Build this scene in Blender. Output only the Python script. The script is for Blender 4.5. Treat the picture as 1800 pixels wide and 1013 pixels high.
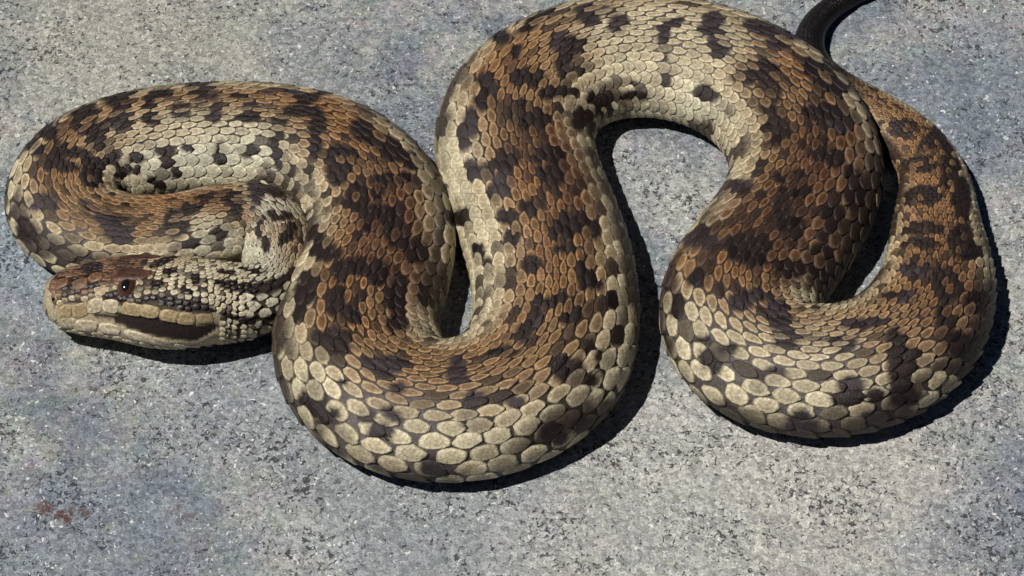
import bpy, bmesh, math, random
import numpy as np
from mathutils import Vector
from mathutils.bvhtree import BVHTree

for o in list(bpy.data.objects):
    bpy.data.objects.remove(o)
scene = bpy.context.scene
col = scene.collection
MM = 0.001                                              # the snake is laid out in millimetres
rng = np.random.default_rng(7)

# ---- camera, sky, sun, exposure ------------------------------------------
CAM_ELEV, CAM_DIST = math.radians(47), 0.75
CAM_POS = Vector((0, -CAM_DIST*math.cos(CAM_ELEV), CAM_DIST*math.sin(CAM_ELEV)))
cd = bpy.data.cameras.new('camera')
cd.sensor_width = 36; cd.lens = 36*0.75/0.21
cd.clip_start, cd.clip_end = 0.01, 50
cam = bpy.data.objects.new('camera', cd); col.objects.link(cam)
cam.location = CAM_POS
cam.rotation_euler = (math.pi/2 - CAM_ELEV, 0, 0)
scene.camera = cam

SUN_EL, SUN_AZ = math.radians(61), math.radians(200)    # azimuth counted from +x
sun_dir = Vector((math.cos(SUN_EL)*math.cos(SUN_AZ), math.cos(SUN_EL)*math.sin(SUN_AZ), math.sin(SUN_EL)))
world = bpy.data.worlds.new('World'); scene.world = world
world.use_nodes = True
wn = world.node_tree
bg = wn.nodes['Background']
sky = wn.nodes.new('ShaderNodeTexSky'); sky.sky_type = 'NISHITA'; sky.sun_disc = False
sky.altitude = 4000; sky.air_density = 0.3; sky.dust_density = 0.1
sky.sun_elevation = SUN_EL; sky.sun_rotation = math.atan2(sun_dir.x, sun_dir.y)
wn.links.new(sky.outputs['Color'], bg.inputs['Color'])
bg.inputs['Strength'].default_value = 0.05
sd = bpy.data.lights.new('sun', 'SUN'); sd.energy = 5.0; sd.angle = math.radians(0.7); sd.color = (1.0, 0.965, 0.9)
sun = bpy.data.objects.new('sun', sd); col.objects.link(sun)
sun.rotation_euler = sun_dir.to_track_quat('Z', 'Y').to_euler()
sun.location = sun_dir*2
scene.view_settings.view_transform = 'Standard'; scene.view_settings.look = 'None'
scene.view_settings.exposure = 0.0; scene.view_settings.gamma = 1
scene.view_settings.use_curve_mapping = False

# ---- node helpers ---------------------------------------------------------
class Nodes:
    def __init__(self, name):
        self.m = bpy.data.materials.new(name); self.m.use_nodes = True
        self.t = self.m.node_tree; self.b = self.t.nodes['Principled BSDF']
    def new(self, kind, **kw):
        n = self.t.nodes.new(kind)
        for k, v in kw.items():
            if k.startswith('i_'):
                n.inputs[k[2:].replace('_', ' ')].default_value = v
            else:
                setattr(n, k, v)
        return n
    def link(self, a, b): self.t.links.new(a, b)
    def coords(self, scale):
        c = self.new('ShaderNodeTexCoord'); m = self.new('ShaderNodeMapping')
        m.inputs['Scale'].default_value = scale
        self.link(c.outputs['Object'], m.inputs['Vector']); return m.outputs['Vector']
    def noise(self, vec, scale, detail=3, rough=0.55, dist=0.0):
        n = self.new('ShaderNodeTexNoise', i_Scale=scale, i_Detail=detail, i_Roughness=rough, i_Distortion=dist)
        self.link(vec, n.inputs['Vector']); return n.outputs['Fac']
    def step(self, val, lo, hi, a=0.0, b=1.0):
        n = self.new('ShaderNodeMapRange', interpolation_type='SMOOTHSTEP')
        for k, v in zip(('From Min', 'From Max', 'To Min', 'To Max'), (lo, hi, a, b)): n.inputs[k].default_value = v
        self.link(val, n.inputs['Value']); return n.outputs['Result']
    def math(self, op, a, b=None):
        n = self.new('ShaderNodeMath', operation=op)
        for i, v in enumerate((a, b)):
            if v is None: continue
            if isinstance(v, (int, float)): n.inputs[i].default_value = v
            else: self.link(v, n.inputs[i])
        return n.outputs[0]
    def mix(self, fac, a, b, mode='MIX'):
        n = self.new('ShaderNodeMix', data_type='RGBA', blend_type=mode)
        for s, v in ((n.inputs[0], fac), (n.inputs[6], a), (n.inputs[7], b)):
            if isinstance(v, (int, float)): s.default_value = v
            elif isinstance(v, tuple): s.default_value = v + (1,)
            else: self.link(v, s)
        return n.outputs[2]
    def bump(self, h, strength, dist):
        n = self.new('ShaderNodeBump', i_Strength=strength, i_Distance=dist)
        self.link(h, n.inputs['Height']); self.link(n.outputs['Normal'], self.b.inputs['Normal'])

# ---- materials -------------------------------------------------------------
def hide_material(name, rough, spec, bump):
    N = Nodes(name)
    at = N.new('ShaderNodeVertexColor', layer_name='pigment')
    v = N.coords((1000, 1000, 1000))
    m = N.noise(v, 1.6, 4, 0.65)
    f = N.new('ShaderNodeTexNoise', i_Scale=5.0, i_Detail=2); N.link(v, f.inputs['Vector'])
    c = N.mix(1.0, at.outputs['Color'], N.mix(N.step(m, 0.3, 0.72), (0.62, 0.56, 0.5), (1.28, 1.26, 1.22)), 'MULTIPLY')
    c = N.mix(N.step(f.outputs['Fac'], 0.60, 0.72, 0, 0.35), c, (0.06, 0.035, 0.025))
    N.link(c, N.b.inputs['Base Color'])
    bw = N.new('ShaderNodeRGBToBW'); N.link(at.outputs['Color'], bw.inputs[0])
    N.link(N.step(bw.outputs[0], 0.0055, 0.008, 0.26, rough), N.b.inputs['Roughness'])
    N.b.inputs['Specular IOR Level'].default_value = spec
    N.bump(N.noise(v, 3.2, 3, 0.6), bump, 0.0004)
    return N.m
M_SCALE = hide_material('scale_keratin', 0.45, 0.34, 0.6)
M_SKIN = hide_material('soft_skin', 0.6, 0.3, 0.5)
M_PLATE = hide_material('head_plate', 0.42, 0.4, 0.3)

def simple(name, color, rough, spec=0.5, coat=0.0):
    N = Nodes(name)
    v = N.coords((1000, 1000, 1000))
    c = N.mix(N.noise(v, 1.5, 3), tuple(x*0.6 for x in color), tuple(min(1, x*1.4) for x in color))
    N.link(c, N.b.inputs['Base Color'])
    N.b.inputs['Roughness'].default_value = rough; N.b.inputs['Specular IOR Level'].default_value = spec
    N.b.inputs['Coat Weight'].default_value = coat
    return N.m
M_IRIS = simple('copper_iris', (0.055, 0.024, 0.013), 0.12, 0.6, 0.6)
M_PUPIL = simple('black_pupil', (0.006, 0.005, 0.005), 0.08, 0.6, 0.6)

def rock_material():
    N = Nodes('speckled_grey_rock')
    v = N.coords((1000, 1000, 1000))
    big = N.noise(v, 0.03, 5, 0.62, 0.6)
    mid = N.noise(v, 0.11, 4, 0.6)
    base = N.mix(N.step(big, 0.36, 0.66), (0.165, 0.19, 0.22), (0.335, 0.335, 0.32))
    base = N.mix(N.step(mid, 0.46, 0.74, 0, 0.6), base, (0.34, 0.35, 0.34))
    tn = N.new('ShaderNodeTexNoise', i_Scale=0.16, i_Detail=3); N.link(v, tn.inputs['Vector'])
    tint = N.mix(1.0, tn.outputs['Color'], (2.0, 2.0, 2.0), 'MULTIPLY')
    base = N.mix(0.18, base, N.mix(1.0, base, tint, 'MULTIPLY'))
    base = N.mix(N.step(N.noise(v, 0.19, 4, 0.65), 0.52, 0.70, 0, 0.6), base, (0.14, 0.16, 0.195))
    # broad stains of the stone itself: centre x, y (mm), radius, colour, amount
    wob = N.new('ShaderNodeTexNoise', i_Scale=0.05, i_Detail=4); N.link(v, wob.inputs['Vector'])
    wv = N.new('ShaderNodeVectorMath', operation='MULTIPLY_ADD')
    N.link(wob.outputs['Color'], wv.inputs[0]); wv.inputs[1].default_value = (34, 34, 0); wv.inputs[2].default_value = (-17, -17, 0)
    add = N.new('ShaderNodeVectorMath', operation='ADD'); N.link(v, add.inputs[0]); N.link(wv.outputs[0], add.inputs[1])
    for x, y, r, c, k in STAINS:
        d = N.new('ShaderNodeVectorMath', operation='DISTANCE'); N.link(add.outputs[0], d.inputs[0]); d.inputs[1].default_value = (x, y, 0)
        base = N.mix(N.step(d.outputs['Value'], r, r*0.25, 0, k), base, c)
    # mineral mosaic
    vo = N.new('ShaderNodeTexVoronoi', i_Scale=1.15); N.link(v, vo.inputs['Vector'])
    sep = N.new('ShaderNodeSeparateColor'); N.link(vo.outputs['Color'], sep.inputs[0])
    base = N.mix(1.0, base, N.mix(sep.outputs[0], (0.66, 0.67, 0.69), (1.30, 1.29, 1.27)), 'MULTIPLY')
    fine = N.noise(v, 2.3, 4, 0.7)
    base = N.mix(1.0, base, N.mix(N.step(fine, 0.3, 0.7), (0.62, 0.63, 0.65), (1.36, 1.35, 1.33)), 'MULTIPLY')
    # dark flecks, denser in drifts
    st = N.coords((880, 800, 1000))
    fl = N.noise(st, 1.15, 2.5, 0.6, 0.9)
    dens = N.step(N.noise(v, 0.06, 3), 0.38, 0.66, 0.63, 0.535)
    flm = N.step(N.math('SUBTRACT', fl, dens), 0.0, 0.045)
    base = N.mix(N.math('MULTIPLY', flm, 0.9), base, (0.028, 0.03, 0.036))
    # pale crystal flecks
    wf = N.noise(N.coords((1050, 900, 1000)), 1.0, 2, 0.6, 0.5)
    base = N.mix(N.step(wf, 0.64, 0.70, 0, 0.8), base, (0.74, 0.74, 0.70))
    # greenish crust film
    gr = N.noise(v, 0.3, 3)
    base = N.mix(N.step(gr, 0.58, 0.75, 0, 0.35), base, (0.27, 0.29, 0.19))
    # rusty crust spots
    for x, y, r, k in RUST:
        d = N.new('ShaderNodeVectorMath', operation='DISTANCE'); N.link(v, d.inputs[0]); d.inputs[1].default_value = (x, y, 0)
        near = N.step(d.outputs['Value'], r, r*0.2)
        spot = N.step(N.math('ADD', N.noise(v, 0.9, 3, 0.7, 1.0), N.math('MULTIPLY', near, 0.24)), 0.66, 0.74)
        base = N.mix(N.math('MULTIPLY', N.math('MULTIPLY', spot, near), k), base, (0.085, 0.032, 0.022))
    N.link(base, N.b.inputs['Base Color'])
    N.b.inputs['Roughness'].default_value = 0.72; N.b.inputs['Specular IOR Level'].default_value = 0.35
    N.bump(N.math('ADD', fine, N.math('MULTIPLY', sep.outputs[1], 0.4)), 0.7, 0.0005)
    return N.m
STAINS = [
    (-87.3, 76.2, 42, (0.36, 0.35, 0.3), 0.75), (-52.2, 72.5, 30, (0.36, 0.35, 0.3), 0.6),
    (-18.2, 44.2, 26, (0.17, 0.2, 0.245), 0.5), (38.6, -59.4, 60, (0.42, 0.415, 0.39), 0.7),
    (66.7, -52.2, 40, (0.42, 0.405, 0.375), 0.6), (100.4, 54.7, 36, (0.17, 0.2, 0.245), 0.7),
    (97.1, -59.4, 28, (0.17, 0.2, 0.245), 0.6), (-64.5, -51.5, 9, (0.13, 0.15, 0.2), 0.8),
    (-73.9, -52.2, 7, (0.13, 0.15, 0.2), 0.6), (-58.5, -60.1, 6, (0.13, 0.15, 0.2), 0.6),
    (-80.5, -60.1, 8, (0.13, 0.15, 0.2), 0.5), (-82.1, -67.9, 34, (0.17, 0.2, 0.245), 0.75),
    (-102.3, 9.1, 26, (0.22, 0.27, 0.32), 0.7), (-42.3, 72.5, 22, (0.17, 0.2, 0.245), 0.4),
    (33.5, 28.9, 26, (0.42, 0.415, 0.39), 0.5), (99.2, 14.0, 26, (0.42, 0.415, 0.39), 0.4),
    (-22.0, -65.1, 40, (0.3, 0.32, 0.33), 0.6), (-54.5, -30.0, 30, (0.29, 0.31, 0.33), 0.6),
    (28.1, -39.0, 26, (0.42, 0.415, 0.39), 0.6),
]
RUST = [
    (-91.1, -58.4, 4.5, 0.8), (-86.6, -60.1, 4, 0.9), (-82.8, -59.4, 2.5, 0.7), (-65.8, -58.0, 3.5, 0.5),
    (-62.9, -60.1, 3, 0.5), (20.1, -47.1, 1.6, 0.9), (32.1, -55.1, 1.5, 0.4),
]

# ---- rock ------------------------------------------------------------------
def value_noise(x, y, cell, seed):
    r = np.random.default_rng(seed); n = 512
    g = r.random((n, n))
    u, v = x/cell + 1000.5, y/cell + 1000.5
    i, j = np.floor(u).astype(int), np.floor(v).astype(int)
    fu, fv = u - i, v - j
    fu, fv = fu*fu*(3 - 2*fu), fv*fv*(3 - 2*fv)
    i0, j0, i1, j1 = i % n, j % n, (i+1) % n, (j+1) % n
    return (g[i0, j0]*(1-fu) + g[i1, j0]*fu)*(1-fv) + (g[i0, j1]*(1-fu) + g[i1, j1]*fu)*fv - 0.5

def spread(lo, hi, fine, far):
    mid = np.arange(lo, hi + fine*0.5, fine)
    out, step, d = [], fine, 0.0
    while d < far:
        step *= 1.22; d += step; out.append(d)
    out = np.array(out)
    return np.concatenate([(lo - out)[::-1], mid, mid[-1] + out])
def mesh_object(name, verts, faces, mat, parent=None, colors=None, smooth=True):
    me = bpy.data.meshes.new(name)
    me.from_pydata([] if verts is None else verts, [], faces)
    if smooth: me.polygons.foreach_set('use_smooth', np.ones(len(me.polygons), dtype=bool))
    if colors is not None:
        at = me.color_attributes.new('pigment', 'FLOAT_COLOR', 'POINT')
        c4 = np.ones((len(me.vertices), 4), dtype=np.float32); c4[:, :3] = colors
        at.data.foreach_set('color', c4.ravel())
    me.materials.append(mat); me.update()
    o = bpy.data.objects.new(name, me); col.objects.link(o)
    if parent is not None: o.parent = parent
    return o

gx, gy = spread(-125, 125, 0.55, 3000), spread(-100, 125, 0.55, 3000)
GX, GY = np.meshgrid(gx, gy, indexing='ij')
GZ = (value_noise(GX, GY, 1.3, 1)*0.34 + value_noise(GX, GY, 2.7, 2)*0.30 + value_noise(GX, GY, 6.5, 3)*0.5
      + value_noise(GX, GY, 19, 4)*1.2 + value_noise(GX, GY, 60, 5)*0.9)
far = np.clip((np.hypot(GX, GY) - 150)/600, 0, 1)
GZ += far*(value_noise(GX, GY, 420, 6)*60 + value_noise(GX, GY, 150, 7)*18)
GZ -= 0.45
nx, ny = len(gx), len(gy)
q = (np.arange(nx - 1)[:, None]*ny + np.arange(ny - 1)[None, :]).ravel()
rock = mesh_object('rock', np.stack([GX, GY, GZ], -1).reshape(-1, 3)*MM,
                   np.stack([q, q + ny, q + ny + 1, q + 1], 1).tolist(), rock_material())
rock['kind'] = 'structure'
rock['label'] = 'rough blue grey rock slab with dark and pale mineral flecks under the snake'
rock['category'] = 'rock'

# ---- body geometry -------------------------------------------------------
def natural_spline(t, y, tq):
    n = len(t); h = np.diff(t)
    A = np.zeros((n, n)); r = np.zeros((n, y.shape[1]))
    A[0, 0] = A[-1, -1] = 1.0
    for i in range(1, n - 1):
        A[i, i-1] = h[i-1]; A[i, i] = 2*(h[i-1] + h[i]); A[i, i+1] = h[i]
        r[i] = 6*((y[i+1] - y[i])/h[i] - (y[i] - y[i-1])/h[i-1])
    m = np.linalg.solve(A, r)
    k = np.clip(np.searchsorted(t, tq, side='right') - 1, 0, n - 2)
    d = (tq - t[k])[:, None]; e = (t[k+1] - tq)[:, None]; hk = h[k][:, None]
    return (m[k]*e**3 + m[k+1]*d**3)/(6*hk) + (y[k]/hk - m[k]*hk/6)*e + (y[k+1]/hk - m[k+1]*hk/6)*d

class Body:
    """A snake body swept along a spline; lengths in millimetres, s runs from the snout to the tail tip."""
    NT = 181                                            # samples of one section, from -180 to 180 degrees
    def __init__(self, st):
        st = np.array(st, float)
        t = np.concatenate([[0], np.cumsum(np.linalg.norm(np.diff(st[:, :3], axis=0), axis=1)**0.75)])
        tq = np.linspace(0, t[-1], 9000)
        p = natural_spline(t, st[:, :3], tq)
        s = np.concatenate([[0], np.cumsum(np.linalg.norm(np.diff(p, axis=0), axis=1))])
        self.length = s[-1]
        self.ds = 0.25
        self.s = np.arange(0, s[-1], self.ds)
        tt = np.interp(self.s, s, tq)
        self.p = np.stack([np.interp(self.s, s, p[:, i]) for i in range(3)], 1)
        f = np.stack([np.interp(tt, t, st[:, 3+i]) for i in range(5)], 1)   # a, bt, bb, roll, n
        k = np.exp(-0.5*(np.arange(-24, 25)/9.0)**2); k /= k.sum()
        g = np.stack([np.convolve(np.pad(f[:, i], 24, mode='edge'), k, 'valid') for i in range(5)], 1)
        w = np.clip((self.s - 5)/6.0, 0, 1)[:, None]; w = w*w*(3 - 2*w)
        f = f*(1 - w) + g*w
        self.a, self.bt, self.bb, self.roll, self.n = f.T
        d = np.gradient(self.p, self.ds, axis=0); d /= np.linalg.norm(d, axis=1)[:, None]
        z = np.array([0, 0, 1.0])
        up = z - d*(d @ z)[:, None]; up /= np.linalg.norm(up, axis=1)[:, None]
        side = np.cross(d, up)
        cr, sr = np.cos(self.roll)[:, None], np.sin(self.roll)[:, None]
        self.d, self.side, self.up = d, side*cr + up*sr, up*cr - side*sr
        self.th = np.linspace(-np.pi, np.pi, self.NT)
        # the inner side of a tight bend is squeezed, so that the skin never passes the centre of the bend
        kap = np.einsum('ij,ij->i', np.gradient(d, self.ds, axis=0), side)
        kk = np.exp(-0.5*(np.arange(-20, 21)/8.0)**2); kk /= kk.sum()
        self.kap = np.convolve(np.pad(kap, 20, mode='edge'), kk, 'valid')
        X, Z = self.section(self.a[:, None], self.bt[:, None], self.bb[:, None], self.n[:, None], self.th[None, :])
        lim = 0.93/np.maximum(np.abs(self.kap), 1e-6)[:, None]
        u = np.abs(X)/lim
        sq = np.where(u < 0.7, u, 0.7 + 0.3*np.tanh((u - 0.7)/0.3))*lim
        X = np.where(X*self.kap[:, None] > 0, np.sign(X)*sq, X)
        self.X, self.Z = X, Z
        seg = np.hypot(np.diff(X, axis=1), np.diff(Z, axis=1))
        c = np.concatenate([np.zeros((len(self.s), 1)), np.cumsum(seg, 1)], 1)
        self.c = c - c[:, [self.NT//2]]                 # signed arc length from the mid-back line
    @staticmethod
    def section(a, bt, bb, n, th):
        st, ct = np.sin(th), np.cos(th)
        e = np.where(ct > 0, 2.0/n, 2.0/2.7)
        x = a*np.sign(st)*np.abs(st)**e
        z = np.where(ct > 0, bt, -bb)*np.abs(ct)**e
        return x, z
    def idx(self, s):
        return np.clip(np.rint(np.asarray(s)/self.ds).astype(int), 0, len(self.s) - 1)
    def at_c(self, i, c):
        """Point, outward normal and across-tangent at station index i (int) and signed arc lengths c."""
        X = np.interp(c, self.c[i], self.X[i]); Z = np.interp(c, self.c[i], self.Z[i])
        e = 0.12
        tx = np.interp(c + e, self.c[i], self.X[i]) - np.interp(c - e, self.c[i], self.X[i])
        tz = np.interp(c + e, self.c[i], self.Z[i]) - np.interp(c - e, self.c[i], self.Z[i])
        L = np.hypot(tx, tz) + 1e-9; tx, tz = tx/L, tz/L
        S, U = self.side[i], self.up[i]
        P = self.p[i] + np.multiply.outer(X, S) + np.multiply.outer(Z, U)
        T = np.multiply.outer(tx, S) + np.multiply.outer(tz, U)
        N = np.multiply.outer(-tz, S) + np.multiply.outer(tx, U)
        return P, N, T, X
    def c_of_theta(self, i, th):
        return np.interp(th, self.th, self.c[i])
# ---- end body geometry ---------------------------------------------------

# station rows: axis x, y, z, half width, height above axis, depth below axis (mm), roll, roundness of the back
STATIONS = [
    (-93.868, -10.086, 6.183, 1.4, 1.05, 1.05, 0.419, 2.3),
    (-93.543, -9.978, 6.067, 4.2, 3.267, 3.033, 0.419, 2.5),
    (-92.332, -9.606, 5.833, 5.483, 4.9, 4.2, 0.419, 2.6),
    (-89.905, -9.509, 6.067, 6.65, 6.067, 5.133, 0.419, 2.7),
    (-85.015, -9.784, 6.533, 7.933, 7.233, 6.067, 0.419, 2.7),
    (-78.657, -9.951, 6.883, 9.567, 8.167, 6.767, 0.419, 2.6),
    (-71.086, -10.96, 7.467, 11.317, 8.4, 7.817, 0.419, 2.5),
    (-64.784, -11.009, 7.35, 11.433, 8.167, 7.7, 0.419, 2.4),
    (-59.128, -10.361, 6.65, 10.033, 7.7, 6.767, 0.419, 2.3),
    (-52.912, -9.087, 5.95, 8.517, 7.0, 5.833, 0.244, 2.1),
    (-48.664, -4.501, 5.25, 7.7, 6.533, 4.9, 0.07, 2.1),
    (-47.673, 1.811, 5.133, 7.233, 6.533, 4.667, 0.0, 2.1),
    (-48.895, 8.408, 5.133, 8.05, 6.767, 4.667, 0.0, 2.1),
    (-53.546, 12.898, 5.367, 9.567, 7.233, 5.133, 0.0, 2.1),
    (-64.45, 10.354, 5.133, 10.267, 7.7, 5.133, 0.0, 2.1),
    (-76.236, 9.793, 3.687, 10.733, 7.308, 3.92, 0.0, 2.1),
    (-86.548, 11.475, 3.967, 12.133, 8.12, 4.2, 0.0, 2.1),
    (-92.195, 20.319, 4.153, 13.183, 8.526, 4.387, 0.0, 2.1),
    (-88.401, 30.99, 4.34, 13.767, 8.729, 4.573, 0.0, 2.1),
    (-77.084, 36.827, 4.433, 14.117, 8.932, 4.667, 0.0, 2.1),
    (-62.529, 38.61, 4.527, 14.35, 9.135, 4.76, 0.0, 2.1),
    (-48.033, 37.15, 4.62, 14.583, 9.338, 4.853, 0.0, 2.1),
    (-36.796, 31.46, 4.713, 14.933, 9.541, 4.947, 0.0, 2.1),
    (-28.969, 20.012, 4.807, 15.167, 9.845, 5.04, 0.0, 2.1),
    (-27.432, 5.958, 4.993, 15.633, 10.15, 5.227, 0.0, 2.1),
    (-30.296, -8.445, 5.087, 16.333, 10.353, 5.32, 0.0, 2.1),
    (-30.697, -22.475, 5.18, 16.917, 10.556, 5.413, 0.0, 2.1),
    (-24.972, -33.756, 5.273, 16.8, 10.657, 5.507, 0.0, 2.1),
    (-15.679, -38.31, 5.367, 16.45, 10.759, 5.6, 0.0, 2.1),
    (-3.815, -36.228, 5.367, 16.567, 10.861, 5.6, 0.0, 2.1),
    (5.889, -26.451, 5.367, 16.917, 10.962, 5.6, 0.0, 2.1),
    (8.84, -11.833, 5.367, 16.683, 10.962, 5.6, 0.0, 2.1),
    (7.232, 5.602, 5.367, 16.683, 10.861, 5.6, 0.0, 2.1),
    (2.609, 23.7, 5.273, 16.683, 10.759, 5.507, 0.0, 2.1),
    (0.601, 38.974, 5.18, 16.683, 10.556, 5.413, 0.0, 2.1),
    (5.476, 52.819, 5.18, 16.45, 10.454, 5.413, 0.0, 2.1),
    (17.164, 61.389, 5.087, 16.333, 10.353, 5.32, 0.0, 2.1),
    (30.693, 62.991, 5.087, 16.333, 10.353, 5.32, 0.0, 2.1),
    (44.041, 58.905, 5.087, 16.333, 10.353, 5.32, 0.0, 2.1),
    (55.77, 48.553, 5.087, 16.217, 10.353, 5.32, 0.0, 2.1),
    (61.595, 33.115, 5.087, 15.983, 10.252, 5.32, 0.0, 2.1),
    (58.977, 17.594, 5.087, 15.867, 10.252, 5.32, 0.0, 2.1),
    (50.985, 2.976, 5.087, 15.983, 10.252, 5.32, 0.0, 2.1),
    (45.911, -12.355, 5.087, 16.1, 10.15, 5.32, 0.0, 2.1),
    (50.539, -23.834, 4.993, 15.983, 10.048, 5.227, 0.0, 2.1),
    (62.242, -27.635, 4.993, 15.633, 9.845, 5.227, 0.0, 2.1),
    (75.035, -22.903, 4.807, 14.583, 9.338, 5.04, 0.0, 2.1),
    (83.63, -11.926, 4.62, 13.067, 8.526, 4.853, 0.0, 2.1),
    (87.221, 1.049, 4.247, 11.083, 7.511, 4.48, 0.0, 2.1),
    (87.957, 14.339, 3.873, 8.983, 6.496, 4.107, 0.0, 2.1),
    (88.33, 28.981, 3.313, 7.0, 5.278, 3.547, 0.0, 2.1),
    (83.111, 42.025, 2.847, 5.95, 4.466, 3.08, 0.0, 2.1),
    (72.653, 53.715, 2.287, 4.9, 3.654, 2.52, 0.0, 2.1),
    (65.162, 65.548, 1.82, 3.617, 2.842, 2.053, 0.0, 2.1),
    (65.763, 75.966, 1.54, 3.033, 2.335, 1.773, 0.0, 2.0),
    (70.437, 83.138, 1.353, 2.683, 2.131, 1.587, 0.0, 2.0),
    (78.74, 89.176, 1.26, 2.45, 1.929, 1.493, 0.0, 2.0),
    (89.774, 93.395, 1.167, 1.633, 1.517, 1.283, 0.0, 2.0),
    (100.164, 95.987, 0.525, 0.817, 0.758, 0.642, 0.0, 2.0),
    (106.594, 96.688, 0.233, 0.233, 0.233, 0.233, 0.0, 2.0),
]
body = Body(STATIONS)
HEAD_END = 36.0                                         # mm from the snout to the corner of the jaw
TAIL_DARK = 616                                      # mm from the snout where the tail turns black

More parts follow.
